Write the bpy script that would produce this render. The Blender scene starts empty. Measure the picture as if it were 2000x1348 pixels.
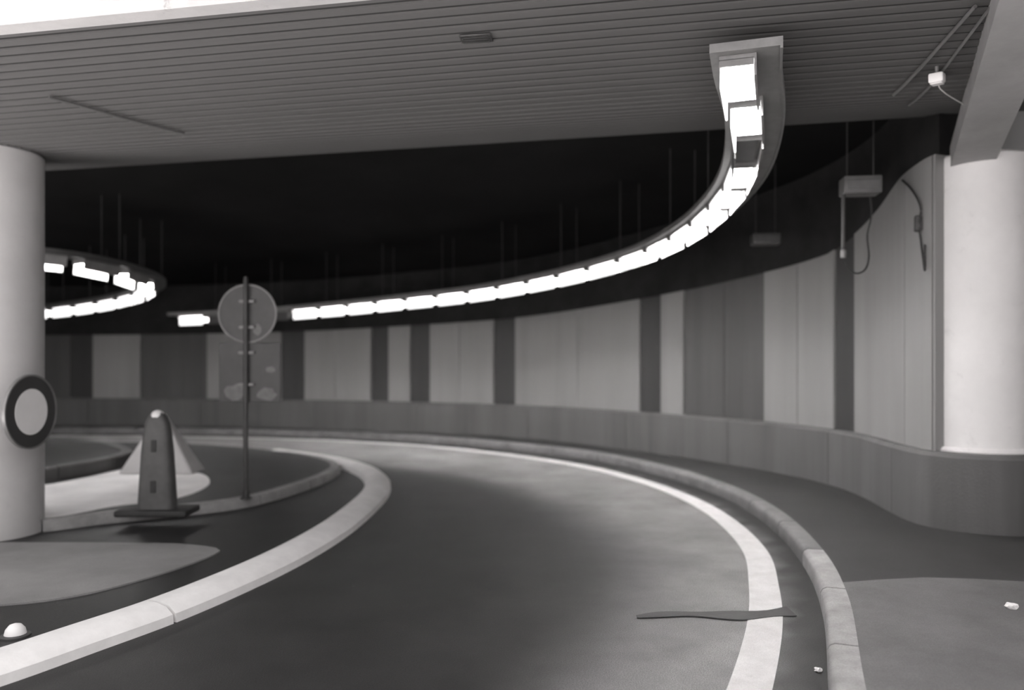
import bpy, bmesh, math, random
from mathutils import Vector, Matrix
from mathutils.geometry import tessellate_polygon

random.seed(7)
SC = bpy.context.scene
COL = SC.collection

# ------------------------------------------------------------------ camera, sky, exposure
F = 1555.0                       # focal length in pixels of the 2000 px wide frame
cam_d = bpy.data.cameras.new('camera')
cam = bpy.data.objects.new('camera', cam_d)
COL.objects.link(cam)
cam_d.sensor_width = 36.0
cam_d.lens = F * 36.0 / 2000.0
cam_d.shift_y = 0.013
cam_d.clip_start = 0.05
cam_d.clip_end = 200
cam_d.dof.use_dof = True
cam_d.dof.focus_distance = 4.2
cam_d.dof.aperture_fstop = 0.8
cam.location = (0, 0, 1.5)
cam.rotation_euler = (math.radians(90), 0, 0)
SC.camera = cam

world = bpy.data.worlds.new('overcast_sky')
SC.world = world
world.use_nodes = True
bg = world.node_tree.nodes['Background']
bg.inputs[0].default_value = (1.0, 0.985, 0.985, 1)
bg.inputs[1].default_value = 1.9
sun_d = bpy.data.lights.new('sun', 'SUN')
sun_d.energy = 95.0
sun_d.angle = math.radians(2.0)
sun_d.color = (1, 0.985, 0.98)
sun = bpy.data.objects.new('sun', sun_d)
COL.objects.link(sun)
sun.rotation_euler = Vector((-0.08, -0.5, -0.87)).to_track_quat('-Z', 'Y').to_euler()
LAMP_STRENGTH = 84.0

SC.view_settings.view_transform = 'Standard'
SC.view_settings.look = 'None'
SC.view_settings.gamma = 1.0
SC.view_settings.use_curve_mapping = False
SC.view_settings.exposure = 0.0

# ------------------------------------------------------------------ helpers
def tag(o, label=None, cat=None, group=None, kind=None):
    if label: o['label'] = label
    if cat: o['category'] = cat
    if group: o['group'] = group
    if kind: o['kind'] = kind
    return o

def link(o, parent=None):
    COL.objects.link(o)
    if parent: o.parent = parent
    return o

def empty(name, loc=(0, 0, 0), rz=0.0):
    o = bpy.data.objects.new(name, None)
    COL.objects.link(o)
    o.empty_display_size = 0.1
    o.location = loc
    o.rotation_euler = (0, 0, rz)
    return o

def grey(v):
    return (v, v * 0.975, v * 0.97, 1)

def material(name, v, rough=0.7, var=0.25, scale=3.0, bump=0.0, bscale=60.0, fine=0.0, metal=0.0,
             spec=0.5, streak=False, stain=0.0):
    m = bpy.data.materials.new(name)
    m.use_nodes = True
    nt = m.node_tree
    N, L = nt.nodes, nt.links
    b = N['Principled BSDF']
    b.inputs['Roughness'].default_value = rough
    b.inputs['Metallic'].default_value = metal
    b.inputs['Specular IOR Level'].default_value = spec
    tc = N.new('ShaderNodeTexCoord')
    mp = N.new('ShaderNodeMapping')
    L.new(tc.outputs['Object'], mp.inputs[0])
    if streak: mp.inputs['Scale'].default_value = (1, 1, 0.06)
    nz = N.new('ShaderNodeTexNoise')
    nz.inputs['Scale'].default_value = scale
    nz.inputs['Detail'].default_value = 6
    nz.inputs['Roughness'].default_value = 0.65
    L.new(mp.outputs[0], nz.inputs['Vector'])
    rp = N.new('ShaderNodeValToRGB')
    rp.color_ramp.elements[0].position = 0.3
    rp.color_ramp.elements[1].position = 0.72
    rp.color_ramp.elements[0].color = grey(v * (1 - var))
    rp.color_ramp.elements[1].color = grey(min(0.95, v * (1 + var)))
    L.new(nz.outputs['Fac'], rp.inputs[0])
    col = rp.outputs[0]
    if fine > 0:
        n2 = N.new('ShaderNodeTexNoise')
        n2.inputs['Scale'].default_value = 170
        n2.inputs['Detail'].default_value = 3
        L.new(tc.outputs['Object'], n2.inputs['Vector'])
        r2 = N.new('ShaderNodeValToRGB')
        r2.color_ramp.elements[0].position = 0.35
        r2.color_ramp.elements[1].position = 0.65
        r2.color_ramp.elements[0].color = (1 - fine,) * 3 + (1,)
        r2.color_ramp.elements[1].color = (1 + fine,) * 3 + (1,)
        L.new(n2.outputs['Fac'], r2.inputs[0])
        mx = N.new('ShaderNodeMix'); mx.data_type = 'RGBA'; mx.blend_type = 'MULTIPLY'
        mx.inputs['Factor'].default_value = 1
        L.new(col, mx.inputs['A']); L.new(r2.outputs[0], mx.inputs['B'])
        col = mx.outputs['Result']
    if stain > 0:
        n3 = N.new('ShaderNodeTexNoise')
        n3.inputs['Scale'].default_value = 5
        n3.inputs['Detail'].default_value = 8
        n3.inputs['Roughness'].default_value = 0.75
        L.new(tc.outputs['Object'], n3.inputs['Vector'])
        r3 = N.new('ShaderNodeValToRGB')
        r3.color_ramp.elements[0].position = 0.60
        r3.color_ramp.elements[1].position = 0.70
        r3.color_ramp.elements[0].color = (1, 1, 1, 1)
        r3.color_ramp.elements[1].color = (1 - stain,) * 3 + (1,)
        L.new(n3.outputs['Fac'], r3.inputs[0])
        mx = N.new('ShaderNodeMix'); mx.data_type = 'RGBA'; mx.blend_type = 'MULTIPLY'
        mx.inputs['Factor'].default_value = 1
        L.new(col, mx.inputs['A']); L.new(r3.outputs[0], mx.inputs['B'])
        col = mx.outputs['Result']
    L.new(col, b.inputs['Base Color'])
    if bump > 0:
        bn = N.new('ShaderNodeTexNoise')
        bn.inputs['Scale'].default_value = bscale
        bn.inputs['Detail'].default_value = 4
        L.new(tc.outputs['Object'], bn.inputs['Vector'])
        bp = N.new('ShaderNodeBump')
        bp.inputs['Strength'].default_value = bump
        bp.inputs['Distance'].default_value = 0.01
        L.new(bn.outputs['Fac'], bp.inputs['Height'])
        L.new(bp.outputs[0], b.inputs['Normal'])
    return m

def emitter(name, strength):
    m = bpy.data.materials.new(name)
    m.use_nodes = True
    b = m.node_tree.nodes['Principled BSDF']
    b.inputs['Base Color'].default_value = (0.8, 0.8, 0.8, 1)
    b.inputs['Emission Color'].default_value = (1, 0.985, 0.98, 1)
    b.inputs['Emission Strength'].default_value = strength
    return m

M = dict(
    asphalt=material('asphalt', 0.026, 0.5, 0.3, 1.6, 0.15, 120, fine=0.45, spec=0.28),
    pavement=material('sidewalk_asphalt', 0.026, 0.75, 0.22, 1.3, 0.3, 90, fine=0.2),
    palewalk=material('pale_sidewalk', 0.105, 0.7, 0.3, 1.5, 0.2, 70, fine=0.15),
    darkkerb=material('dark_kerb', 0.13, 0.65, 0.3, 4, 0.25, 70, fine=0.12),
    bounce_slab=material('bounce_pale', 0.45, 0.8, 0.15, 0.8),
    daylit_patch=material('daylit_ground', 0.22, 0.7, 0.25, 1.2, 0.2, 60, fine=0.12),
    island=material('island_asphalt', 0.035, 0.6, 0.3, 1.3, 0.3, 90, fine=0.2),
    tar=material('tar', 0.035, 0.6, 0.3, 6, 0.2, 60),
    paint=material('road_paint', 0.52, 0.55, 0.12, 7, 0.1, 90, fine=0.1, stain=0.15),
    kerbstone=material('kerb_concrete', 0.27, 0.65, 0.3, 4, 0.25, 70, fine=0.12),
    kerbwhite=material('white_kerb', 0.78, 0.5, 0.1, 4, 0.12, 60),
    screening=material('screening_grey', 0.07, 0.8, 0.2, 1.5, 0.2, 40),
    concrete=material('grey_concrete', 0.105, 0.8, 0.22, 2.5, 0.2, 50, streak=True),
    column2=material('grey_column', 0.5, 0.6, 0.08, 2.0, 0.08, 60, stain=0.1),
    islandskylit=material('sky_paled_island_paving', 0.8, 0.7, 0.2, 1.2, 0.2, 60),
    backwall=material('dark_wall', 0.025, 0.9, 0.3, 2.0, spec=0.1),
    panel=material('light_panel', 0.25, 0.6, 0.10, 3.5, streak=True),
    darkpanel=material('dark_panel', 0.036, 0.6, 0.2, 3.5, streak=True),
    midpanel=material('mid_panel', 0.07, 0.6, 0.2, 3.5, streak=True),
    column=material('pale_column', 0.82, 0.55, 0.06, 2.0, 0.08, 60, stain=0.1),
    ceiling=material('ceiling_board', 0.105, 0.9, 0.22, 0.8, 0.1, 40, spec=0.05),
    recess=material('shade_dark_recess', 0.012, 0.95, 0.25, 0.8, spec=0.05),  # near-black colour stands in for the deep ceiling shade
    slab=material('ceiling_groove', 0.04, 0.9, 0.2, 1.0, spec=0.05),
    fascia=material('pale_fascia', 0.42, 0.8, 0.12, 3, 0.2, 40, stain=0.4),
    beam=material('beam_concrete', 0.30, 0.8, 0.15, 2, 0.1, 40),
    metal=material('galvanised', 0.2, 0.45, 0.15, 8, metal=0.4),
    darkmetal=material('dark_metal', 0.06, 0.5, 0.2, 8, metal=0.3),
    rubber=material('black_rubber', 0.025, 0.7, 0.2, 10),
    signback=material('sign_back', 0.065, 0.5, 0.15, 6, metal=0.3, stain=0.2),
    blotch=material('pale_blotch', 0.15, 0.6, 0.25, 12),
    signwhite=material('sign_white', 0.75, 0.5, 0.05, 4),
    signring=material('sign_ring', 0.035, 0.5, 0.1, 4),
    beacon=material('beacon_plastic', 0.07, 0.6, 0.2, 7, stain=0.3),
    pyramid=material('pale_pyramid', 0.5, 0.6, 0.1, 4),
    white=material('white_plastic', 0.8, 0.4, 0.05, 6),
    litter=material('litter_paper', 0.75, 0.7, 0.15, 30),
    boxgrey=material('box_grey', 0.11, 0.5, 0.15, 8),
    dead=material('dead_diffuser', 0.06, 0.5, 0.15, 8),
    lit=emitter('lit_diffuser', LAMP_STRENGTH),
    glow=emitter('glowing_side_panel', 1.6),
    litweak=emitter('lit_diffuser_weak', LAMP_STRENGTH * 0.35),
)

def add_lamp_pool(m, v):
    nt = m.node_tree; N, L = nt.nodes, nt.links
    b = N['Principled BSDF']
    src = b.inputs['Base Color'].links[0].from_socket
    at_ = N.new('ShaderNodeAttribute'); at_.attribute_name = 'lamp_pool'
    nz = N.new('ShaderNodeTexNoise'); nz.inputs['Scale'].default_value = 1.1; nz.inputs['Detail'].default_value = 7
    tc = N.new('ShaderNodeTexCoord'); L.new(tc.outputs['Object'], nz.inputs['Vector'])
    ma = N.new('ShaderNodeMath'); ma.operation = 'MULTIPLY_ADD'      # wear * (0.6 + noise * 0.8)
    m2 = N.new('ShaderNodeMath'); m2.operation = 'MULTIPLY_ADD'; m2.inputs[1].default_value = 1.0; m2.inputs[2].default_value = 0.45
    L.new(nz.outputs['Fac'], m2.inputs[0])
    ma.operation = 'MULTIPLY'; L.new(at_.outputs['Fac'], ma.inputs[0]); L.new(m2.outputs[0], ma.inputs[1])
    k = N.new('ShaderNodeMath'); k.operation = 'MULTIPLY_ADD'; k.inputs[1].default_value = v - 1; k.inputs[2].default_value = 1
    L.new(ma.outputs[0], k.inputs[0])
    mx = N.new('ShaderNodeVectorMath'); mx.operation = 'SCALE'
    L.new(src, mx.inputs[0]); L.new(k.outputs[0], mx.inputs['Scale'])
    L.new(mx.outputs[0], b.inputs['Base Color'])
add_lamp_pool(M['asphalt'], 7.6)  # lane colour paled where the lamp light should pool

def obj(name, verts, faces, mat, parent=None, smooth=False):
    me = bpy.data.meshes.new(name)
    me.from_pydata([tuple(v) for v in verts], [], faces)
    me.validate()
    bm = bmesh.new(); bm.from_mesh(me)
    bmesh.ops.recalc_face_normals(bm, faces=bm.faces)
    bm.to_mesh(me); bm.free()
    if smooth:
        for p in me.polygons: p.use_smooth = True
        me.set_sharp_from_angle(angle=math.radians(40))
    me.materials.append(M[mat])
    return link(bpy.data.objects.new(name, me), parent)

def bm_obj(name, bm, mat, parent=None, smooth=True, angle=40):
    me = bpy.data.meshes.new(name)
    bmesh.ops.recalc_face_normals(bm, faces=bm.faces)
    bm.to_mesh(me); bm.free()
    if smooth:
        for p in me.polygons: p.use_smooth = True
        me.set_sharp_from_angle(angle=math.radians(angle))
    me.materials.append(M[mat])
    return link(bpy.data.objects.new(name, me), parent)

def box_bm(sx, sy, sz, c=(0, 0, 0), bev=0.0, seg=2, bm=None):
    own = bmesh.new()
    bmesh.ops.create_cube(own, size=1.0, matrix=Matrix.Translation(c) @ Matrix.Diagonal((sx, sy, sz, 1)))
    if bev > 0:
        bmesh.ops.bevel(own, geom=own.edges[:], offset=bev, segments=seg, affect='EDGES', profile=0.5)
    return own

def lathe_bm(profile, n=32, cap=True):
    bm = bmesh.new()
    rings = []
    for r, z in profile:
        rings.append([bm.verts.new((r * math.cos(2 * math.pi * k / n), r * math.sin(2 * math.pi * k / n), z)) for k in range(n)])
    for a, b in zip(rings, rings[1:]):
        for k in range(n):
            bm.faces.new((a[k], a[(k + 1) % n], b[(k + 1) % n], b[k]))
    if cap:
        bm.faces.new(rings[0]); bm.faces.new(rings[-1])
    return bm

def tube_bm(pts, r, n=8):
    bm = bmesh.new()
    pts = [Vector(p) for p in pts]
    rings = []
    for i, p in enumerate(pts):
        t = (pts[min(i + 1, len(pts) - 1)] - pts[max(i - 1, 0)]).normalized()
        a = t.cross(Vector((0, 0, 1)))
        if a.length < 1e-3: a = t.cross(Vector((0, 1, 0)))
        a.normalize(); b = t.cross(a)
        rings.append([bm.verts.new(p + (a * math.cos(2 * math.pi * k / n) + b * math.sin(2 * math.pi * k / n)) * r) for k in range(n)])
    for a, b in zip(rings, rings[1:]):
        for k in range(n):
            bm.faces.new((a[k], a[(k + 1) % n], b[(k + 1) % n], b[k]))
    bm.faces.new(rings[0]); bm.faces.new(rings[-1])
    return bm

def spline(ctrl, step=0.06):
    """Catmull-Rom through control points, resampled evenly."""
    P = [Vector(p) for p in ctrl]
    P = [P[0] * 2 - P[1]] + P + [P[-1] * 2 - P[-2]]
    raw = []
    for i in range(1, len(P) - 2):
        p0, p1, p2, p3 = P[i - 1:i + 3]
        def kn(a, b): return max(1e-4, (b - a).length) ** 0.5
        t0 = 0; t1 = t0 + kn(p0, p1); t2 = t1 + kn(p1, p2); t3 = t2 + kn(p2, p3)
        for k in range(40):
            t = t1 + (t2 - t1) * k / 40
            A1 = p0 * ((t1 - t) / (t1 - t0)) + p1 * ((t - t0) / (t1 - t0))
            A2 = p1 * ((t2 - t) / (t2 - t1)) + p2 * ((t - t1) / (t2 - t1))
            A3 = p2 * ((t3 - t) / (t3 - t2)) + p3 * ((t - t2) / (t3 - t2))
            B1 = A1 * ((t2 - t) / (t2 - t0)) + A2 * ((t - t0) / (t2 - t0))
            B2 = A2 * ((t3 - t) / (t3 - t1)) + A3 * ((t - t1) / (t3 - t1))
            raw.append(B1 * ((t2 - t) / (t2 - t1)) + B2 * ((t - t1) / (t2 - t1)))
    raw.append(P[-2].copy())
    return Path(raw, step)

class Path:
    def __init__(self, raw, step):
        s = [0.0]
        for a, b in zip(raw, raw[1:]): s.append(s[-1] + (b - a).length)
        self.raw, self.s, self.length = raw, s, s[-1]
        self.step = step
    def at(self, d):
        d = min(max(d, 0), self.length)
        lo, hi = 0, len(self.s) - 1
        while hi - lo > 1:
            m = (lo + hi) // 2
            if self.s[m] <= d: lo = m
            else: hi = m
        seg = self.s[hi] - self.s[lo]
        t = 0 if seg < 1e-9 else (d - self.s[lo]) / seg
        return self.raw[lo].lerp(self.raw[hi], t)
    def frame(self, d):
        t = (self.at(d + 0.03) - self.at(d - 0.03)).normalized()
        return self.at(d), t, Vector((t.y, -t.x))     # point, tangent, right normal
    def points(self, d0=0.0, d1=None, step=None):
        d1 = self.length if d1 is None else d1
        n = max(1, int(math.ceil((d1 - d0) / (step or self.step))))
        return [d0 + (d1 - d0) * i / n for i in range(n + 1)]

def sweep(path, d0, d1, profile, step=None):
    """profile: list of (offset to the right, z) or callable(point) -> list. Closed section, capped ends."""
    verts, faces = [], []
    ds = path.points(d0, d1, step)
    n = 0
    for d in ds:
        p, t, r = path.frame(d)
        pr = profile(p) if callable(profile) else profile
        n = len(pr)
        for o, z in pr:
            q = p + r * o
            verts.append((q.x, q.y, z))
    for i in range(len(ds) - 1):
        for k in range(n):
            a = i * n + k; b = i * n + (k + 1) % n
            faces.append((a, b, b + n, a + n))
    faces.append(tuple(range(n)))
    faces.append(tuple(range((len(ds) - 1) * n, len(ds) * n)))
    return verts, faces

def poly_prism(name, pts, z0, z1, mat, parent=None):
    pts = [Vector((p[0], p[1], 0)) for p in pts]
    n = len(pts)
    tris = tessellate_polygon([pts])
    verts = [(p.x, p.y, z1) for p in pts] + [(p.x, p.y, z0) for p in pts]
    faces = [tuple(t) for t in tris] + [tuple(i + n for i in t) for t in tris]
    faces += [(i, (i + 1) % n, (i + 1) % n + n, i + n) for i in range(n)]
    return obj(name, verts, faces, mat, parent)

def px_on(x, y, z):
    """where the ray of photo pixel (x, y) meets height z; used only to measure real plan positions"""
    Y = (1.5 - z) * F / (y - 700.0)
    return ((x - 1000.0) * Y / F, Y)

STEP = 7.5                                            # beyond this line (at x = 0) the ceiling steps up into a recess, coloured near-black as shade
def rise(off):                                         # the boarded ceiling lifts gently as it runs inward from its front edge
    t = min(max((off - 1.3) / 1.3, 0.0), 1.0)
    return 0.26 * (1.3 * (t ** 3 - 0.5 * t ** 4) + max(0.0, off - 2.6))
def rise_slope(off):
    t = min(max((off - 1.3) / 1.3, 0.0), 1.0)
    return 0.26 * t * t * (3 - 2 * t)
def zboard(x, y):
    return zc(y) + rise(y + 0.17 * x - 4.14)
def zroof(x, y):
    return zc(y) + 0.65 if y > STEP - 0.17 * x else zboard(x, y)
def zc(Y):
    return 3.85 - 0.09 * Y                            # underside of the sloping ceiling slab

# ------------------------------------------------------------------ plan curves (metres)
LINE = spline([(-1.9, -2.0), (-0.75, 0.0), (0.2, 1.85), (0.68, 2.75), (1.074, 3.6), (1.44, 4.53), (1.66, 5.25), (1.88, 6.14),
               (1.97, 7.29), (1.90, 8.4), (1.6, 9.65), (1.0, 11.0), (0.0, 12.3), (-1.75, 13.75), (-3.8, 14.65), (-6.5, 15.2), (-10.8, 15.4)])
KERB = spline([(-3.3, -6), (-1.25, -2), (-0.2, 0), (0.72, 1.9), (1.13, 2.8), (1.43, 3.6), (1.82, 4.67), (2.09, 5.69), (2.30, 7.2), (2.27, 8.5),
               (1.97, 9.9), (1.35, 11.4), (0.25, 12.75), (-1.7, 14.25), (-3.85, 15.15), (-6.5, 15.65), (-10, 15.85), (-14.5, 15.85)])
CC = (3.98, 6.8)                                       # centre of the right-hand column
arc = [(CC[0] + 0.6 * math.cos(math.radians(a)), CC[1] + 0.6 * math.sin(math.radians(a))) for a in (-20, -50, -80, -110, -140, -165, -188)]
WALL = spline([(4.47, 6.9)] + arc + [(3.43, 7.35), (3.5, 7.9), (3.5, 8.5), (3.3, 9.4), (2.85, 10.35), (1.9, 11.85), (0.0, 13.95), (-2.6, 15.25),
               (-4.1, 15.8), (-6.5, 16.3), (-9.3, 16.5), (-15.0, 16.5)])

# ------------------------------------------------------------------ ground
def lamp_pool_at(x, y):
    """lamp light painted as a pale strip of the lane along the outer edge line"""
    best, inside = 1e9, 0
    for p, r in POOL_PTS:
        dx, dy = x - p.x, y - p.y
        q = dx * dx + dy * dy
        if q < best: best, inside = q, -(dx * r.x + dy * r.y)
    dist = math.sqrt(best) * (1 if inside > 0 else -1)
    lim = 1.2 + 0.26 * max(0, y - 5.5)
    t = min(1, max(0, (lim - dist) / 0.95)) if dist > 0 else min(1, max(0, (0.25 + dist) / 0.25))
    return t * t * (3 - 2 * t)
POOL_PTS = [(LINE.frame(d)[0], LINE.frame(d)[2]) for d in LINE.points(step=0.4)]
gx = [-18, -13] + [-9 + 0.16 * i for i in range(75)] + [4.5, 8]
gy = [-8, -3] + [0 + 0.16 * i for i in range(104)] + [19]
rv = [(x, y, 0.0) for y in gy for x in gx]
rf = [(j * len(gx) + i, j * len(gx) + i + 1, (j + 1) * len(gx) + i + 1, (j + 1) * len(gx) + i) for j in range(len(gy) - 1) for i in range(len(gx) - 1)]
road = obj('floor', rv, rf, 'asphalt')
at_ = road.data.attributes.new('lamp_pool', 'FLOAT', 'POINT')
at_.data.foreach_set('value', [lamp_pool_at(x, y) for x, y, z in rv])
tag(road, 'dark sheeny asphalt roadway bending left through the underpass', 'road', kind='structure')

side_pts = []
for d in KERB.points(step=0.2):
    p, t, r = KERB.frame(d); q = p + r * 0.14
    side_pts.append((q.x, q.y))
back = [(-15.0, 16.7)] + [(p.x + r.x * 0.12, p.y + r.y * 0.12) for p, t, r in (WALL.frame(d) for d in reversed(WALL.points(step=0.15)))]
side_pts += back + [(4.6, -6.0)]
bounce = poly_prism('bounce_slab', [(-10.9, -0.6), (-0.55, -0.6), (-0.25, 0), (0.55, 1.6), (-4.0, 1.6), (-4.75, 3.0), (-5.6, 5.0), (-10.9, 5.0)], -0.02, 0.006, 'bounce_slab')  # unseen pale ground added to bounce sunlight onto the near ceiling
tag(bounce, 'unseen pale forecourt outside the underpass mouth', 'paving', kind='structure')
walk = poly_prism('sidewalk', side_pts, -0.05, 0.112, 'pavement')
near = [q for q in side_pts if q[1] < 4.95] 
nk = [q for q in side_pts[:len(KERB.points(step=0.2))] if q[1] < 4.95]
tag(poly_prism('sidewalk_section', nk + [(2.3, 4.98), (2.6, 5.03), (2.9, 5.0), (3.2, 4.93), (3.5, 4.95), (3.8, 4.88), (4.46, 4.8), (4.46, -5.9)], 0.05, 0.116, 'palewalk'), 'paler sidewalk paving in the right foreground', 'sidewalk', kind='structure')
tag(walk, 'dark asphalt sidewalk between outer kerb and curved panelled wall', 'sidewalk', kind='structure')

kerb = empty('kerb', (2.2, 7.2, 0))
tag(kerb, 'pale concrete kerb edging the outer sidewalk along the bend', 'kerb', kind='structure')
prof = [(0, -0.02), (0.0, 0.085), (0.012, 0.108), (0.035, 0.12), (0.14, 0.12), (0.14, -0.02)]
d = 0.0
while d < KERB.length - 0.1:
    v, f = sweep(KERB, d, min(d + 0.985, KERB.length), prof, 0.16)
    v = [(x - 2.2, y - 7.2, z) for x, y, z in v]
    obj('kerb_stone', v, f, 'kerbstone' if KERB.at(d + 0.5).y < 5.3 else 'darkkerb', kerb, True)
    d += 1.0

v, f = sweep(LINE, 0, LINE.length, [(-0.095, 0.0005), (-0.095, 0.005), (0.095, 0.005), (0.095, 0.0005)], 0.1)
tag(obj('edge_line', v, f, 'paint'), 'broad white painted edge line curving beside the outer kerb', 'road marking')

# tar-filled joint crossing lane and edge line
tj = []
for i in range(15):
    t = i / 14
    tj.append((0.72 + 0.93 * t, 4.60 + 0.08 * t + 0.03 * math.sin(7 * t), (0.02 + 0.06 * t ** 0.6) * (1 + 0.25 * math.sin(13 * t))))
poly_prism('tar_joint', [(a, b - w) for a, b, w in tj] + [(a, b + w) for a, b, w in reversed(tj)], 0.0055, 0.009, 'tar')
tag(bpy.data.objects['tar_joint'], 'dark tar strip crossing the white edge line and lane', 'tar strip')

# ------------------------------------------------------------------ left side: white kerb, apron, islands
s_ = 0.955
INNER = spline([(-3.9, 1.2), (-3.05, 2.75)] + [(x * s_, y * s_) for x, y in
               [(-2.54, 3.95), (-2.36, 4.32), (-2.14, 4.78), (-1.92, 5.42), (-1.75, 6.08), (-1.61, 6.96), (-1.545, 8.0), (-1.555, 9.05),
                (-1.66, 9.85), (-1.93, 10.7), (-2.4, 11.5), (-3.03, 12.2), (-3.8, 12.85)]])
wk = empty('white_kerb', (-2.0, 5.0, 0))
tag(wk, 'rounded white kerb sweeping from foreground left round to a hooked end', 'kerb', kind='structure')
wp = [(-0.15, -0.02), (-0.15, 0.05), (-0.125, 0.085), (-0.07, 0.105), (0.02, 0.105), (0.09, 0.09), (0.14, 0.05), (0.15, -0.02)]
# one visible joint near plan (-2.03, 4.55)
best = min(INNER.points(step=0.02), key=lambda d: (INNER.at(d) - Vector((-2.03, 4.56))).length)
cuts = [0.0]
d = best - 2.4
while d < 0: d += 2.4
cuts = [0.0, best - 2.4, best, best + 4.2, best + 6.6, INNER.length]
cuts = sorted(c for c in cuts if 0 <= c <= INNER.length)
for a, b in zip(cuts, cuts[1:]):
    if b - a < 0.2: continue
    v, f = sweep(INNER, a, b - 0.02, wp, 0.08)
    obj('kerb_stone', [(x + 2.0, y - 5.0, z) for x, y, z in v], f, 'kerbwhite', wk, True)

ap = [px_on(*q, 0.02) for q in [(-420, 1180), (0, 1178), (150, 1160), (300, 1122), (400, 1088), (430, 1072), (380, 1062), (250, 1058), (-300, 1058)]]
ap = [tuple(spl_pt) for spl_pt in (lambda S: [S.at(d) for d in S.points(step=0.12)])(spline([Vector(q) for q in ap]))]
tag(poly_prism('daylit_slab', ap, -0.02, 0.012, 'daylit_patch'), 'pale ground patch painted for daylight round the foot of the left column', 'paving', kind='structure')  # daylight sheen on the ground, laid as a pale slab

NOSE = spline([(-9.0, 6.3), (-6.5, 6.45), (-4.1, 6.85), (-3.69, 7.2), (-3.2, 7.5), (-2.7, 7.95), (-2.35, 8.95), (-2.22, 9.9), (-2.28, 10.55),
               (-2.65, 11.3), (-3.5, 12.2), (-4.75, 13.0), (-6.3, 13.5), (-9, 13.7)])
isl = [(NOSE.at(d).x, NOSE.at(d).y) for d in NOSE.points(step=0.12)]
isl_in = []
for d in NOSE.points(step=0.12):
    p, t, r = NOSE.frame(d); q = p - r * 0.11; isl_in.append((q.x, q.y))
tag(poly_prism('traffic_island', isl_in, -0.02, 0.092, 'island'), 'dark asphalt top of the raised traffic island behind the column', 'traffic island', kind='structure')
ik = empty('island_kerb', (-2.3, 9.5, 0))
tag(ik, 'narrow pale kerb round the nose of the raised traffic island', 'kerb', kind='structure')
d = 0.0
while d < NOSE.length - 0.1:
    v, f = sweep(NOSE, d, min(d + 0.985, NOSE.length), [(0, -0.02), (0, 0.075), (-0.02, 0.1), (-0.12, 0.1), (-0.12, -0.02)], 0.12)
    obj('kerb_stone', [(x + 2.3, y - 9.5, z) for x, y, z in v], f, 'kerbstone', ik, True)
    d += 1.0
pale = [px_on(*q, 0.1) for q in [(-500, 1016), (60, 1014), (230, 987), (330, 976), (385, 960), (410, 940), (380, 922), (250, 916), (160, 934), (60, 950), (-500, 985)]]
pale = [tuple(q) for q in (lambda S: [S.at(d) for d in S.points(step=0.12)])(spline([Vector(q) for q in pale]))]
tag(poly_prism('island_paving', pale, 0.05, 0.098, 'islandskylit'), 'concrete paving on the island round the beacon post, paled for sky light', 'paving', kind='structure')  # concrete colour raised toward white for the sky light falling here

CORE = spline([(-9.0, 8.3), (-6.3, 8.6), (-5.35, 8.95), (-5.12, 9.5), (-5.02, 10.15), (-5.1, 10.7), (-5.5, 11.3), (-6.1, 11.9), (-7.2, 12.5), (-9.0, 12.8)])
core_in = []
for d in CORE.points(step=0.12):
    p, t, r = CORE.frame(d); q = p - r * 0.13; core_in.append((q.x, q.y))
tag(poly_prism('inner_island', core_in, 0.0, 0.25, 'pavement'), 'raised grey inner island with dark kerb below the hooked lamp row', 'traffic island', kind='structure')
ck = empty('inner_kerb', (-5.1, 10, 0))
tag(ck, 'dark kerb round the raised inner island at left', 'kerb', kind='structure')
d = 0.0
while d < CORE.length - 0.1:
    v, f = sweep(CORE, d, min(d + 0.985, CORE.length), [(0, 0.05), (0, 0.24), (-0.02, 0.26), (-0.14, 0.26), (-0.14, 0.05)], 0.12)
    obj('kerb_stone', [(x + 5.1, y - 10, z) for x, y, z in v], f, 'concrete', ck, True)
    d += 1.0

# ------------------------------------------------------------------ outer curved wall with panels
def ztop(p):
    return zc(p.y) + 0.64
wall = empty('wall_right', (3.5, 8.0, 0))
tag(wall, 'curved outer wall clad in light and dark vertical panels', 'wall', kind='structure')
def wsweep(name, d0, d1, profile, mat, step=0.15, parent=wall, smooth=True, org=(3.5, 8.0)):
    v, f = sweep(WALL, d0, d1, profile, step)
    return obj(name, [(x - org[0], y - org[1], z) for x, y, z in v], f, mat, parent, smooth)

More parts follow.
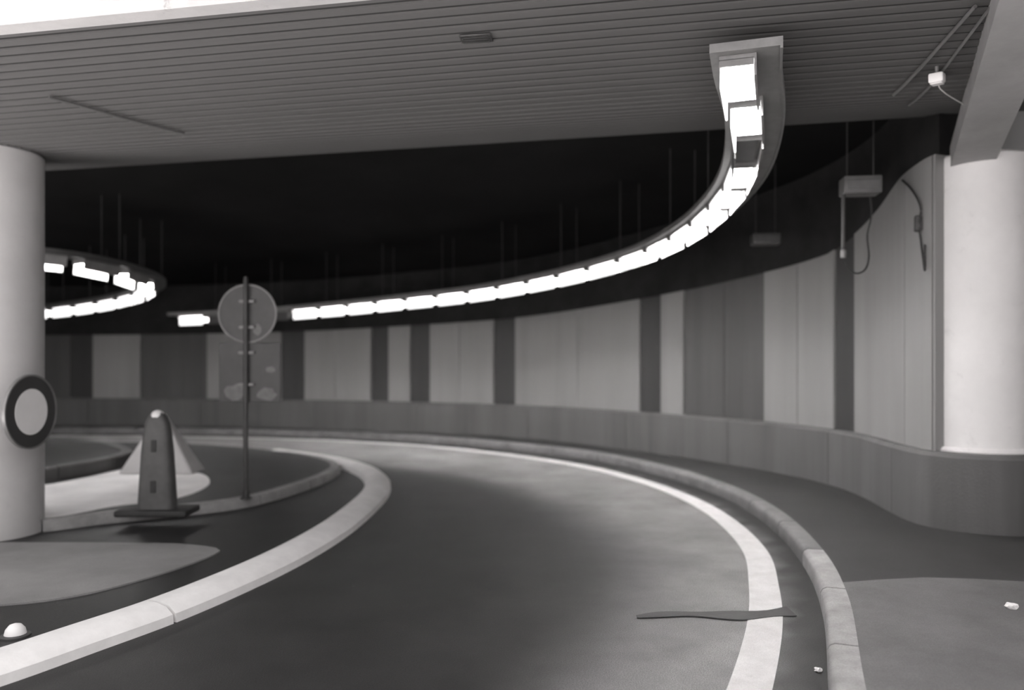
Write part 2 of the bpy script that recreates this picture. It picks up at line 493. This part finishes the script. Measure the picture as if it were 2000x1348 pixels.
def d_at_px(x):                                       # arc length where the wall passes a viewing direction
    best, bd = None, 1e9
    for d in WALL.points(step=0.03):
        if d < 1.77: continue
        p = WALL.at(d)
        e = abs(1000 + F * p.x / p.y - x)
        if e < bd: best, bd = d, e
    return best
def zdado(p):
    return 0.73 - 0.06 * min(1, max(0, (p.y - 7) / 9))
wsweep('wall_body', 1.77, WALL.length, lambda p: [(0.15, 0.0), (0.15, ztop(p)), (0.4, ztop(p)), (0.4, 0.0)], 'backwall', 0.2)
def zpan(p):                                          # top edge of the cladding
    k = min(1, max(0, (p.y - 7.2) / 1.7))
    return zc(p.y) - 0.06 - 0.32 * k
cuts = [(1840, 1745, 'panel'), (1745, 1650, 'panel'), (1650, 1611, 'darkpanel'), (1611, 1545, 'panel'), (1545, 1481, 'panel'),
        (1481, 1402, 'midpanel'), (1402, 1325, 'midpanel'), (1325, 1280, 'panel'), (1280, 1241, 'darkpanel'), (1241, 1120, 'panel'), (1120, 1000, 'panel'),
        (1000, 957, 'darkpanel'), (957, 893, 'panel'), (893, 833, 'panel'), (833, 796, 'darkpanel'), (796, 754, 'panel'), (754, 718, 'darkpanel'),
        (718, 650, 'panel'), (650, 590, 'panel'), (590, 545, 'darkpanel'), (545, 470, 'panel'), (470, 400, 'panel'), (400, 270, 'midpanel'),
        (270, 175, 'panel'), (175, 130, 'darkpanel'), (130, 60, 'midpanel'), (60, -60, 'panel')]
for xa, xb, mt in cuts:
    a, b = d_at_px(xa), d_at_px(xb)
    o = 0.10 if mt == 'panel' else 0.125
    wsweep('wall_panel', a + 0.006, b - 0.006, lambda p, o=o: [(o, zdado(p) - 0.02), (o, zpan(p)), (0.16, zpan(p)), (0.16, zdado(p) - 0.02)], mt, 0.12)

wsweep('panel_return', 1.765, 1.79, lambda p: [(0.10, zdado(p) - 0.02), (0.10, zpan(p)), (0.3, zpan(p)), (0.3, zdado(p) - 0.02)], 'panel', 0.05)

dado = empty('baseboard_right', (3.5, 8.0, 0))
tag(dado, 'grey concrete base wall running below the panels and round the column', 'base wall', kind='structure')
dd = 0.0
lens = [2.35, 1.6, 1.8, 2.0, 2.2, 2.4, 2.4, 2.4, 2.4, 2.4, 2.4, 2.4, 2.4]
for ln in lens:
    if dd >= WALL.length - 0.05: break
    e = min(dd + ln, WALL.length)
    wsweep('concrete_section', dd, e - 0.012, lambda p: [(0.0, 0.05), (0.0, zdado(p) - 0.03), (0.03, zdado(p)), (0.2, zdado(p)), (0.2, 0.05)], 'concrete', 0.08, dado)
    dd = e

side = empty('wall_side', (4.47, 4.0, 0))
tag(side, 'pale side wall running back toward the viewer beyond the right column', 'wall', kind='structure')
bm = box_bm(0.3, 11.4, 3.3, (0.25, -2.75, 1.65)); bm_obj('wall_body', bm, 'panel', side, False)
bm = box_bm(0.3, 3.8, 1.3, (0.25, 1.05, 3.9)); bm_obj('upper_wall', bm, 'panel', side, False)
bm = box_bm(1.04, 0.2, 4.2, (-0.17, 3.3, 2.1)); bm_obj('return_wall', bm, 'panel', side, False)
bm = box_bm(0.2, 11.4, 0.73, (0.1, -2.75, 0.365)); bm_obj('concrete_section', bm, 'concrete', side, False)

bm = box_bm(0.3, 24.0, 3.4, (-11.15, 5.0, 1.7))
tag(bm_obj('sky_screen_left', bm, 'screening', None, False), 'unseen grey retaining wall beyond the left opening', 'wall', kind='structure')  # unseen wall added to keep low sky light out on the left
bm = box_bm(16.0, 0.3, 4.0, (-3.2, -7.1, 2.0))
tag(bm_obj('sky_screen_back', bm, 'screening', None, False), 'unseen grey retaining wall behind the viewer', 'wall', kind='structure')  # unseen wall added behind the camera to block horizon sky

# ------------------------------------------------------------------ ceiling slab, boards, fascia, beam
SL = -0.17
def edgeY(x): return 4.14 + SL * x
XR = 5.6
ceil = empty('ceiling', (0, 0, 0))
tag(ceil, 'low ribbed ceiling sloping down over the bend', 'ceiling', kind='structure')
def slab(name, poly, th, mat):
    n = len(poly)
    v = [(x, y, zc(y)) for x, y in poly] + [(x, y, zc(y) + th) for x, y in poly]
    return obj(name, v, [tuple(range(n)), tuple(range(n, 2 * n))] + [(i, (i + 1) % n, (i + 1) % n + n, i + n) for i in range(n)], mat, ceil)
def stepY(x): return STEP + SL * x
gv, gf = [], []
NO = 26
for i in range(NO + 1):
    off = (STEP - edgeY(0)) * i / NO
    for x in (-5.7, XR):
        y = edgeY(x) + off
        gv.append((x, y, zboard(x, y)))
m_ = len(gv)
gv += [(x, y, zc(y) + 1.3) for x, y, z in gv]
for i in range(NO):
    k = 2 * i
    gf += [(k, k + 1, k + 3, k + 2), (k + m_, k + 1 + m_, k + 3 + m_, k + 2 + m_), (k, k + 2, k + 2 + m_, k + m_), (k + 1, k + 3, k + 3 + m_, k + 1 + m_)]
gf += [(0, 1, 1 + m_, m_), (m_ - 2, m_ - 1, 2 * m_ - 1, 2 * m_ - 2)]
obj('ceiling_slab', gv, gf, 'slab', ceil)
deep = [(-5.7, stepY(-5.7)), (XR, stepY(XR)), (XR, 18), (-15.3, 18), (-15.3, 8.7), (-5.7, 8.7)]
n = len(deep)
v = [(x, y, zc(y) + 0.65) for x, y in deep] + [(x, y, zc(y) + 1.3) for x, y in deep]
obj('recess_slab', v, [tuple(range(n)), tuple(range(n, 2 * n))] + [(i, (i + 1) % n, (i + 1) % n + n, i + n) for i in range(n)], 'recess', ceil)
u = Vector((1, SL, -0.09 * SL)).normalized()
nrm = Vector((0, 0.09, 1)).normalized()
w = nrm.cross(u).normalized()
sb = box_bm(1.0, 0.062, 0.012)
bmesh.ops.translate(sb, verts=sb.verts[:], vec=(0, 0, -0.006))
first = bm_obj('ceiling_board', sb, 'ceiling', ceil, False)
k = 0
off = 0.06
while off < STEP - edgeY(0) - 0.02:
    o = first if k == 0 else first.copy()
    if k: link(o, ceil)
    c0 = edgeY(0) + off
    yl = c0 + SL * -5.7
    xl = -5.7 if yl < 8.7 else -15.2
    xr = XR
    xm, ln = (xl + xr) / 2, (xr - xl)
    y = c0 + SL * xm
    th = math.atan(rise_slope(off) - 0.09) + math.atan(0.09)
    rot = Matrix((u, w, nrm)).transposed().to_4x4() @ Matrix.Rotation(th, 4, 'X')
    o.matrix_world = Matrix.Translation((xm, y, zboard(xm, y))) @ rot @ Matrix.Diagonal((ln * 1.012, 1, 1, 1))
    off += 0.1
    k += 1

fa = [(-5.7, edgeY(-5.7)), (XR, edgeY(XR))]
v = []
for x, y in fa:
    for dy, dz in ((0, -0.045), (0, 1.3), (-0.12, 1.3), (-0.12, -0.045)):
        v.append((x, y + dy, zc(y) + dz))
tag(obj('trim_1', v, [(0, 1, 2, 3), (4, 5, 6, 7), (0, 1, 5, 4), (1, 2, 6, 5), (2, 3, 7, 6), (3, 0, 4, 7)], 'fascia'),
    'pale weathered fascia along the front edge of the ceiling slab', 'fascia', kind='structure')

b0, b1 = Vector((2.34, 3.75)), Vector((3.75, 6.85))
bd = (b1 - b0).normalized(); br = Vector((bd.y, -bd.x))
v = []
for p in (b0, b1):
    for o_, top in ((0.0, 0), (0.32, 0), (0.32, 1), (0.0, 1)):
        q = p + br * o_
        v.append((q.x, q.y, zc(q.y) + 0.02 if top else zc(q.y) - 0.17))
tag(obj('trim_2', v, [(0, 1, 2, 3), (4, 5, 6, 7), (0, 1, 5, 4), (1, 2, 6, 5), (2, 3, 7, 6), (3, 0, 4, 7)], 'beam'),
    'shallow concrete ceiling beam running to the top of the right column', 'beam', kind='structure')

# ------------------------------------------------------------------ columns
rc = empty('column', (CC[0], CC[1], 0.6))
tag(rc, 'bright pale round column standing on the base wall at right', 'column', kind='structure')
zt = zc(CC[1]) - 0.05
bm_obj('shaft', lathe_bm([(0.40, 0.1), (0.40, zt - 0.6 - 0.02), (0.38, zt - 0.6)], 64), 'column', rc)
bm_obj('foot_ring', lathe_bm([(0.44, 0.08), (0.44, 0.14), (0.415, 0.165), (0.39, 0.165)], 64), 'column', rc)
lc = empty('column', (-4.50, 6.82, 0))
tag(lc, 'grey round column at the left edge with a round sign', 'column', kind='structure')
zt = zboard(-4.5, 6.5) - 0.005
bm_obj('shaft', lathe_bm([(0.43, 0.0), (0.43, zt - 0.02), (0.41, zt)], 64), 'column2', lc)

# ------------------------------------------------------------------ lamp rows
ORD = ['first', 'second', 'third', 'fourth', 'fifth', 'sixth', 'seventh', 'eighth', 'ninth', 'tenth', 'eleventh', 'twelfth', 'thirteenth',
       'fourteenth', 'fifteenth', 'sixteenth', 'seventeenth', 'eighteenth', 'nineteenth', 'twentieth', 'twenty-first', 'twenty-second',
       'twenty-third', 'twenty-fourth', 'twenty-fifth', 'twenty-sixth', 'twenty-seventh', 'twenty-eighth', 'twenty-ninth', 'thirtieth']
def zl(Y): return 3.5 - 0.09 * Y                      # lamp centre height
def bar_bm(sec, x0, x1):
    """a closed (y, z) section pulled along x"""
    h = bmesh.new()
    ring = [[h.verts.new((x, y, z)) for y, z in sec] for x in (x0, x1)]
    n = len(sec)
    for i in range(n):
        h.faces.new((ring[0][i], ring[0][(i + 1) % n], ring[1][(i + 1) % n], ring[1][i]))
    h.faces.new(ring[0]); h.faces.new(ring[1])
    return h
# lamp frame: x along the row, +y toward the wall side, z up; a tube tray open below, opal panel on the road side, short skirt on the wall side
LAMP_PARTS = []
for nm, bm, mt in (('diffuser', box_bm(0.48, 0.145, 0.02, (0, 0.0, 0.055), 0.006, 1), 'lit'),
                   ('housing', bar_bm([(-0.098, 0.07), (-0.098, 0.098), (0.105, 0.098), (0.105, -0.032), (0.092, -0.032), (0.092, 0.07)], -0.26, 0.26), 'metal'),
                   ('side_panel', box_bm(0.49, 0.012, 0.155, (0, -0.088, -0.01), 0.004, 1), 'glow'),
                   ('end_cap', bar_bm([(-0.098, 0.075), (0.09, 0.075), (0.09, 0.035), (-0.098, 0.035)], -0.006, 0.006), 'metal')):
    o = bm_obj(nm, bm, mt, None, False)
    LAMP_PARTS.append((nm, o.data))
    bpy.data.objects.remove(o)
DEAD = {}
for nm, me in LAMP_PARTS[::2]:
    DEAD[nm] = me.copy(); DEAD[nm].materials[0] = M['dead']
WEAK = LAMP_PARTS[0][1].copy(); WEAK.materials[0] = M['litweak']
def lamp(loc, ang, slope, lit, label, group):
    r = empty('tube_lamp', loc)
    r.rotation_euler = (0, -slope, ang)
    tag(r, label, 'lamp', group)
    for nm, me in LAMP_PARTS:
        if not lit: me = DEAD.get(nm, me)
        elif 'hooked' in group and nm == 'diffuser': me = WEAK
        for x in ((-0.254, 0.254) if nm == 'end_cap' else (0,)):
            o = bpy.data.objects.new(nm, me); link(o, r); o.location = (x, 0, 0)
    return r

def lamp_row(ctrl, is_lit, label_of, group, tray_label, pitch=0.61, start=0.3, flip=1, tray_mat='metal'):
    P = spline(ctrl)
    d = start; i = 0
    while d < P.length - 0.25:
        p, t, r = P.frame(d)
        z = zl(p.y)
        sl = math.atan(-0.09 * t.y)
        ang = math.atan2(t.y, t.x)
        if flip > 0: ang += math.pi; sl = -sl          # local +y then points to the right normal (wall side)
        lamp((p.x, p.y, z), ang, sl, is_lit(i, p), label_of(i), group)
        d += pitch; i += 1
    tr = empty('lamp_tray', (P.at(0).x, P.at(0).y, zl(P.at(0).y) + 0.12))
    tag(tr, tray_label, 'cable tray')
    ox, oy, oz = tr.location
    f_ = flip
    def prof(p):
        z = zl(p.y) + 0.1
        return [(-0.15 * f_, z), (-0.15 * f_, z + 0.05), (0.24 * f_, z + 0.05), (0.24 * f_, z - 0.015), (0.225 * f_, z - 0.015), (0.225 * f_, z)]
    s = 0.0
    while s < P.length - 0.05:
        e = min(s + 2.4, P.length)
        v, f = sweep(P, s, e - 0.006, prof, 0.15)
        obj('tray_section', [(x - ox, y - oy, z - oz) for x, y, z in v], f, tray_mat, tr, True)
        for q in (s + 0.6, s + 1.8):
            if q > e: continue
            p, t, r = P.frame(q)
            for o_ in (-0.1, 0.18):
                c = p + r * o_ * f_
                z0, z1 = zl(c.y) + 0.15, zroof(c.x, c.y)
                h = obj('hanger_rod', *tube_vf((c.x - ox, c.y - oy, z0 - oz - 0.01), (c.x - ox, c.y - oy, z1 - oz), 0.006), 'rubber', tr)
        s = e
    return P

def tube_vf(a, b, r, n=6):
    bm = tube_bm([a, b], r, n)
    bm.verts.index_update()
    v = [tuple(x.co) for x in bm.verts]
    f = [tuple(q.index for q in fc.verts) for fc in bm.faces]
    bm.free()
    return v, f

def long_lit(i, p):
    if i == 2: return False
    x = 1000 + F * p.x / p.y
    return x > 570 or 345 < x < 400
def long_label(i):
    if i == 0: return 'large lit tube lamp at the near end of the long row'
    if i == 2: return 'unlit tube lamp in the gap of the long row, third from near end'
    return f'tube lamp in the long curved row, {ORD[i]} from the near end'
lamp_row([(1.245, 4.40), (1.36, 4.75), (1.55, 5.25), (1.72, 5.85), (1.85, 6.5), (1.90, 7.2), (1.85, 8.1), (1.67, 8.95), (1.38, 9.65), (0.69, 10.68), (-0.38, 11.8),
          (-1.63, 12.65), (-3.54, 13.72), (-5.0, 14.3), (-6.25, 14.66)], long_lit, long_label,
         'tube lamps of the long curved row', 'galvanised tray carrying the long curved lamp row under the ceiling')
lamp_row([(-6.5, 9.15), (-5.9, 9.3), (-5.45, 9.62), (-5.18, 10.1), (-5.09, 10.7), (-5.17, 11.3), (-5.55, 11.95), (-6.2, 12.6), (-7.3, 13.35), (-8.6, 14.0), (-9.6, 14.4)],
         lambda i, p: True, lambda i: f'tube lamp in the hooked row beside the left column, {ORD[i]} from its upper end',
         'tube lamps of the hooked row', 'tray carrying the hooked lamp row above the inner island', pitch=0.66, flip=1, tray_mat='darkmetal')  # tray coloured darker than the long row's to stand for its shade

# ------------------------------------------------------------------ round sign on the left column
sg = empty('round_sign', (-3.87, 6.40, 1.07), math.radians(84))
tag(sg, 'round sign with dark ring and pale centre fixed to the left column', 'road sign')
def disc_bm(r, th, n=48, bev=0.006):
    bm = lathe_bm([(r - bev, -th / 2), (r, -th / 2 + bev), (r, th / 2 - bev), (r - bev, th / 2)], n)
    bmesh.ops.rotate(bm, verts=bm.verts[:], cent=(0, 0, 0), matrix=Matrix.Rotation(math.pi / 2, 3, 'X'))
    return bm
def ring_bm(r0, r1, y0, y1, n=48):
    bm = lathe_bm([(r0, y0), (r1, y0), (r1, y1), (r0, y1), (r0, y0)], n, cap=False)
    bmesh.ops.remove_doubles(bm, verts=bm.verts[:], dist=1e-5)
    bmesh.ops.rotate(bm, verts=bm.verts[:], cent=(0, 0, 0), matrix=Matrix.Rotation(math.pi / 2, 3, 'X'))
    return bm
bm_obj('plate', disc_bm(0.295, 0.012), 'signring', sg)
f_ = bm_obj('face', disc_bm(0.185, 0.004, bev=0.001), 'signwhite', sg); f_.location = (0, -0.009, 0)
bm_obj('rim', ring_bm(0.287, 0.30, -0.014, 0.014), 'metal', sg)
bm_obj('bracket', tube_bm([(0, 0.01, 0.05), (0.05, 0.1, 0.05), (0.2, 0.36, 0.05)], 0.016), 'darkmetal', sg)
bm_obj('bracket', tube_bm([(0, 0.01, -0.08), (0.05, 0.1, -0.08), (0.2, 0.36, -0.08)], 0.016), 'darkmetal', sg)

# ------------------------------------------------------------------ sign post seen from behind
sx, sy = px_on(480, 972, 0.1)
sp = empty('sign_post', (sx, sy, 0.09))
tag(sp, 'slim post carrying a round sign and a square plate seen from behind', 'road sign')
bm_obj('pole', lathe_bm([(0.024, 0), (0.024, 2.19), (0.018, 2.23), (0.002, 2.235)], 20), 'darkmetal', sp)
bm_obj('base_collar', lathe_bm([(0.06, 0), (0.06, 0.012), (0.035, 0.02), (0.033, 0.08), (0.025, 0.085)], 20), 'darkmetal', sp)
dz = 1.5 + 88 * sy / F - 0.09
o = bm_obj('round_plate', disc_bm(0.29, 0.008, bev=0.002), 'signback', sp); o.location = (0.005, 0.04, dz)
r_ = bm_obj('rim', ring_bm(0.284, 0.296, -0.012, 0.012), 'metal', o)
for zz in (0.12, -0.14):
    b = bm_obj('clamp', box_bm(0.16, 0.03, 0.03, (0, 0, 0), 0.005, 1), 'metal', o); b.location = (0, -0.02, zz)
pz = 1.5 - 28 * sy / F - 0.09
o = bm_obj('square_plate', box_bm(0.62, 0.01, 0.60, (0, 0, 0), 0.004, 1), 'signback', sp); o.location = (0.03, 0.04, pz)
for zz in (0.2, -0.12):
    b = bm_obj('clamp', box_bm(0.16, 0.03, 0.03, (0, 0, 0), 0.005, 1), 'metal', o); b.location = (-0.03, -0.02, zz)
def blob(cx, cz, rx, rz, seed):
    rr = random.Random(seed)
    n = 14
    pts = [(cx + rx * (0.75 + 0.35 * rr.random()) * math.cos(2 * math.pi * k / n), cz + rz * (0.75 + 0.35 * rr.random()) * math.sin(2 * math.pi * k / n)) for k in range(n)]
    v = [(x, -0.0075, z) for x, z in pts] + [(x, -0.005, z) for x, z in pts]
    return v, [tuple(range(n)), tuple(range(n, 2 * n))] + [(k, (k + 1) % n, (k + 1) % n + n, k + n) for k in range(n)]
for a in ((-0.15, -0.2, 0.12, 0.09, 1), (0.17, -0.22, 0.10, 0.075, 2), (0.21, 0.03, 0.05, 0.035, 3)):  # made-up pale blotches standing in for stray reflections
    obj('blotch', *blob(*a), 'blotch', o)
rp_ = [c for c in sp.children if c.name.startswith('round_plate')][0]
obj('blotch', *blob(0.1, -0.16, 0.05, 0.06, 4), 'blotch', rp_)

# ------------------------------------------------------------------ beacon post and pale pyramid behind it
bx_, by_ = px_on(308, 1004, 0.1)
bc = empty('beacon_post', (bx_, by_, 0.098))
tag(bc, 'tapered grey beacon post with rounded top on a dark foot', 'beacon')
bm = bmesh.new()
prof_ = [(0.165, 0.10, 0.05), (0.155, 0.095, 0.2), (0.135, 0.085, 0.55), (0.115, 0.075, 0.74), (0.10, 0.068, 0.82), (0.075, 0.055, 0.88), (0.045, 0.035, 0.915), (0.012, 0.01, 0.925)]
rings = []
for a_, b_, z_ in prof_:
    ring = []
    for k in range(28):
        th = 2 * math.pi * k / 28
        c, s = math.cos(th), math.sin(th)
        ring.append(bm.verts.new((a_ * math.copysign(abs(c) ** 0.55, c), b_ * math.copysign(abs(s) ** 0.55, s), z_)))
    rings.append(ring)
for a_, b_ in zip(rings, rings[1:]):
    for k in range(28): bm.faces.new((a_[k], a_[(k + 1) % 28], b_[(k + 1) % 28], b_[k]))
bm.faces.new(rings[0]); bm.faces.new(rings[-1])
bm_obj('body', bm, 'beacon', bc)
o = bm_obj('cap', lathe_bm([(0.062, 0.0), (0.06, 0.02), (0.045, 0.045), (0.02, 0.06), (0.004, 0.063)], 24), 'signwhite', bc); o.location = (0, 0, 0.875)
bm_obj('foot', box_bm(0.64, 0.34, 0.06, (0.0, 0, 0.03), 0.02, 2), 'rubber', bc)
for zz, yy in ((0.62, -0.079), (0.26, -0.093)):
    o = bm_obj('slot', box_bm(0.05, 0.02, 0.11, (0, 0, 0), 0.008, 2), 'rubber', bc); o.location = (0.0, yy, zz)

px_, py_ = px_on(308, 926, 0.1)
py = empty('concrete_pyramid', (px_ - 0.03, py_ + 0.2, 0.098))
tag(py, 'pale pyramid-shaped block standing right behind the beacon post', 'pyramid')
bm = bmesh.new()
h_ = 0.72
base = [bm.verts.new(q) for q in ((-0.45, -0.2, 0), (0.45, -0.2, 0), (0.45, 0.2, 0), (-0.45, 0.2, 0))]
topv = [bm.verts.new(q) for q in ((-0.03, -0.03, h_), (0.03, -0.03, h_), (0.03, 0.03, h_), (-0.03, 0.03, h_))]
for k in range(4): bm.faces.new((base[k], base[(k + 1) % 4], topv[(k + 1) % 4], topv[k]))
bm.faces.new(base); bm.faces.new(topv)
bmesh.ops.bevel(bm, geom=bm.edges[:], offset=0.012, segments=2, affect='EDGES')
bm_obj('body', bm, 'pyramid', py)

# ------------------------------------------------------------------ small fittings
rx, ry = px_on(30, 1243, 0.0)
st = empty('road_stud', (rx, ry, 0))
tag(st, 'small white raised road stud on the asphalt at lower left', 'road stud')
bm_obj('dome', lathe_bm([(0.055, 0.0), (0.055, 0.012), (0.048, 0.04), (0.03, 0.062), (0.006, 0.07)], 24), 'white', st)
bm_obj('collar', lathe_bm([(0.075, 0.0), (0.075, 0.008), (0.055, 0.014)], 24), 'darkmetal', st)

def on_ceiling(x, y, drop=0.0):
    """plan point where a sight line meets the boarded ceiling less a drop"""
    lo, hi = 3.0, 12.0
    for _ in range(50):
        Y = (lo + hi) / 2
        X = (x - 1000) * Y / F
        if 1.5 + (700 - y) * Y / F > zboard(X, Y) - drop: hi = Y
        else: lo = Y
    return X, Y, zboard(X, Y) - drop

def cable(name, pts, r, mat, label=None, cat=None, parent=None):
    P = [Vector(p) for p in pts]
    sm = []
    Q = [P[0] * 2 - P[1]] + P + [P[-1] * 2 - P[-2]]
    for i in range(1, len(Q) - 2):
        for k in range(8):
            t = k / 8
            a, b, c, d_ = Q[i - 1:i + 3]
            sm.append(0.5 * ((2 * b) + (c - a) * t + (2 * a - 5 * b + 4 * c - d_) * t * t + (3 * b - a - 3 * c + d_) * t ** 3))
    sm.append(P[-1])
    o = bm_obj(name, tube_bm(sm, r, 8), mat, parent)
    if label: tag(o, label, cat)
    return o
def conduit(pa, pb, label, mat='metal', r=0.011, drop=0.03):
    a, b = on_ceiling(*pa, drop), on_ceiling(*pb, drop)
    pts = []
    for k in range(17):
        q = Vector(a).lerp(Vector(b), k / 16)
        pts.append((q.x, q.y, zboard(q.x, q.y) - drop))
    o = bm_obj('conduit', tube_bm(pts, r), mat)
    tag(o, label, 'conduit')
conduit((1905, 12), (1745, 185), 'thin grey conduit on the ceiling left of the small white box')
conduit((1938, 10), (1775, 205), 'thin grey conduit on the ceiling passing the small white box', r=0.009)
conduit((95, 190), (360, 262), 'long thin conduit slanting across the ceiling near the left column', mat='ceiling', r=0.012, drop=0.036)

hx, hy, hz = on_ceiling(930, 73, 0.013)
hv = empty('ceiling_vent', (hx, hy, hz), math.atan(SL))
hv.rotation_euler = (math.atan(-0.09), 0, math.atan(SL))
tag(hv, 'small dark rectangular vent plate on the ribbed ceiling', 'vent')
bm_obj('frame', box_bm(0.19, 0.10, 0.012, (0, 0, -0.006), 0.004, 1), 'darkmetal', hv)
for k in range(3):
    bm_obj('slat', box_bm(0.165, 0.012, 0.008, (0, -0.028 + 0.028 * k, -0.016), 0.002, 1), 'rubber', hv)

wx, wy, wz = on_ceiling(1830, 153, 0.1)
wb = empty('junction_box', (wx, wy, wz))
wb.rotation_euler = (math.radians(8), 0, math.radians(-38))
tag(wb, 'small bright white box under the ceiling near the beam', 'junction box')
bm_obj('body', box_bm(0.085, 0.105, 0.06, (0, 0, 0), 0.01, 2), 'white', wb)
bm_obj('lid', box_bm(0.07, 0.09, 0.012, (0, 0, -0.034), 0.004, 1), 'signwhite', wb)
bm_obj('stem', lathe_bm([(0.012, 0.02), (0.012, 0.075)], 12), 'metal', wb)
ex, ey, ez = on_ceiling(1938, 262, 0.19)
cable('wire', [(wx + 0.03, wy + 0.04, wz), (wx + 0.2, wy + 0.25, wz - 0.02), (ex - 0.05, ey - 0.2, ez + 0.01), (ex, ey, ez)], 0.004, 'white',
      'thin pale wire running from the small white box to the beam', 'wire')

def ceiling_box(x, y, Y, w_, h_, label, mat):
    X = (x - 1000) * Y / F
    z = 1.5 + (700 - y) * Y / F
    r = empty('ballast_box', (X, Y, z), math.radians(-8))
    tag(r, label, 'electrical box')
    bm_obj('body', box_bm(w_, 0.2, h_, (0, 0, 0), 0.012, 2), mat, r)
    bm_obj('cover', box_bm(w_ * 0.88, 0.012, h_ * 0.55, (0, -0.104, -0.005), 0.004, 1), mat, r)
    for sxn in (-1, 1):
        bm_obj('strap', box_bm(0.012, 0.012, zroof(X, Y) - z - 0.02, (sxn * w_ * 0.35, 0, (zroof(X, Y) - z) / 2 - 0.01), 0.003, 1), 'rubber', r)
    return X, Y, z
X1, Y1, Z1 = ceiling_box(1680, 364, 6.9, 0.31, 0.15, 'grey box hung under the ceiling above the looped cable', 'boxgrey')
ceiling_box(1495, 468, 8.9, 0.30, 0.12, 'dim farther box hung under the ceiling above the mid-grey panels', 'darkmetal')
def at(x, y, Y): return ((x - 1000) * Y / F, Y, 1.5 + (700 - y) * Y / F)
cp = empty('drop_pipe', at(1647, 492, 6.9))
tag(cp, 'dark vertical drop pipe hanging from the grey ceiling box', 'pipe')
L_ = at(1647, 384, 6.9)[2] - at(1647, 492, 6.9)[2]
bm_obj('tube', lathe_bm([(0.016, 0), (0.016, L_ + 0.02)], 14), 'darkmetal', cp)
bm_obj('end_fitting', lathe_bm([(0.024, -0.05), (0.026, -0.03), (0.026, 0.01), (0.017, 0.02)], 14), 'metal', cp)
bm_obj('elbow', tube_bm([(0, 0, L_ + 0.01), (0.03, 0, L_ + 0.035), (0.09, 0.0, L_ + 0.04)], 0.014), 'darkmetal', cp)
cable('looped_cable', [at(1648, 506, 6.9), at(1655, 522, 6.9), at(1672, 534, 6.9), at(1690, 526, 6.95), at(1697, 500, 7.0), at(1694, 460, 7.05), at(1702, 420, 7.1), at(1700, 384, 7.0)],
      0.008, 'rubber', 'dark cable hanging in a loop below the drop pipe', 'cable')
def near_wall(x, y, gap=0.03):
    p = WALL.at(d_at_px(x)); Y = p.y
    best = d_at_px(x)
    q, t, r = WALL.frame(best)
    s = q + r * (0.10 - gap)
    return (s.x, s.y, 1.5 + (700 - y) * s.y / F)
cable('wall_cable', [near_wall(1746, 352), near_wall(1764, 368), near_wall(1777, 388), near_wall(1783, 410), near_wall(1781, 440), near_wall(1782, 470),
      near_wall(1787, 500), near_wall(1791, 528), near_wall(1794, 500), near_wall(1792, 478)], 0.009, 'rubber', 'dark cable running down the wall beside the bright column', 'cable')
jb = empty('wall_box', near_wall(1776, 437, 0.03), math.radians(70))
tag(jb, 'small dark cable clip box on the wall beside the bright column', 'junction box')
bm_obj('body', box_bm(0.07, 0.05, 0.13, (0, 0, 0), 0.008, 1), 'darkmetal', jb)
bm_obj('lid', box_bm(0.055, 0.012, 0.11, (0, -0.03, 0), 0.003, 1), 'darkmetal', jb)

def litter(x, y, z, size, label, seed):
    X, Y = px_on(x, y, z)
    rr = random.Random(seed)
    bm = bmesh.new()
    bmesh.ops.create_icosphere(bm, subdivisions=2, radius=size)
    for v in bm.verts:
        v.co *= 0.65 + 0.6 * rr.random()
        v.co.z = max(-size * 0.5, v.co.z * 0.6)
    bmesh.ops.translate(bm, verts=bm.verts[:], vec=(0, 0, size * 0.5))
    o = bm_obj('crumpled_paper', bm, 'litter', None, False)
    o.location = (X, Y, z)
    tag(o, label, 'litter')
litter(1976, 1190, 0.112, 0.032, 'small crumpled pale litter on the sidewalk near the right edge', 3)
litter(1598, 1312, 0.0, 0.018, 'tiny crumpled pale litter in the gutter beside the outer kerb', 5)
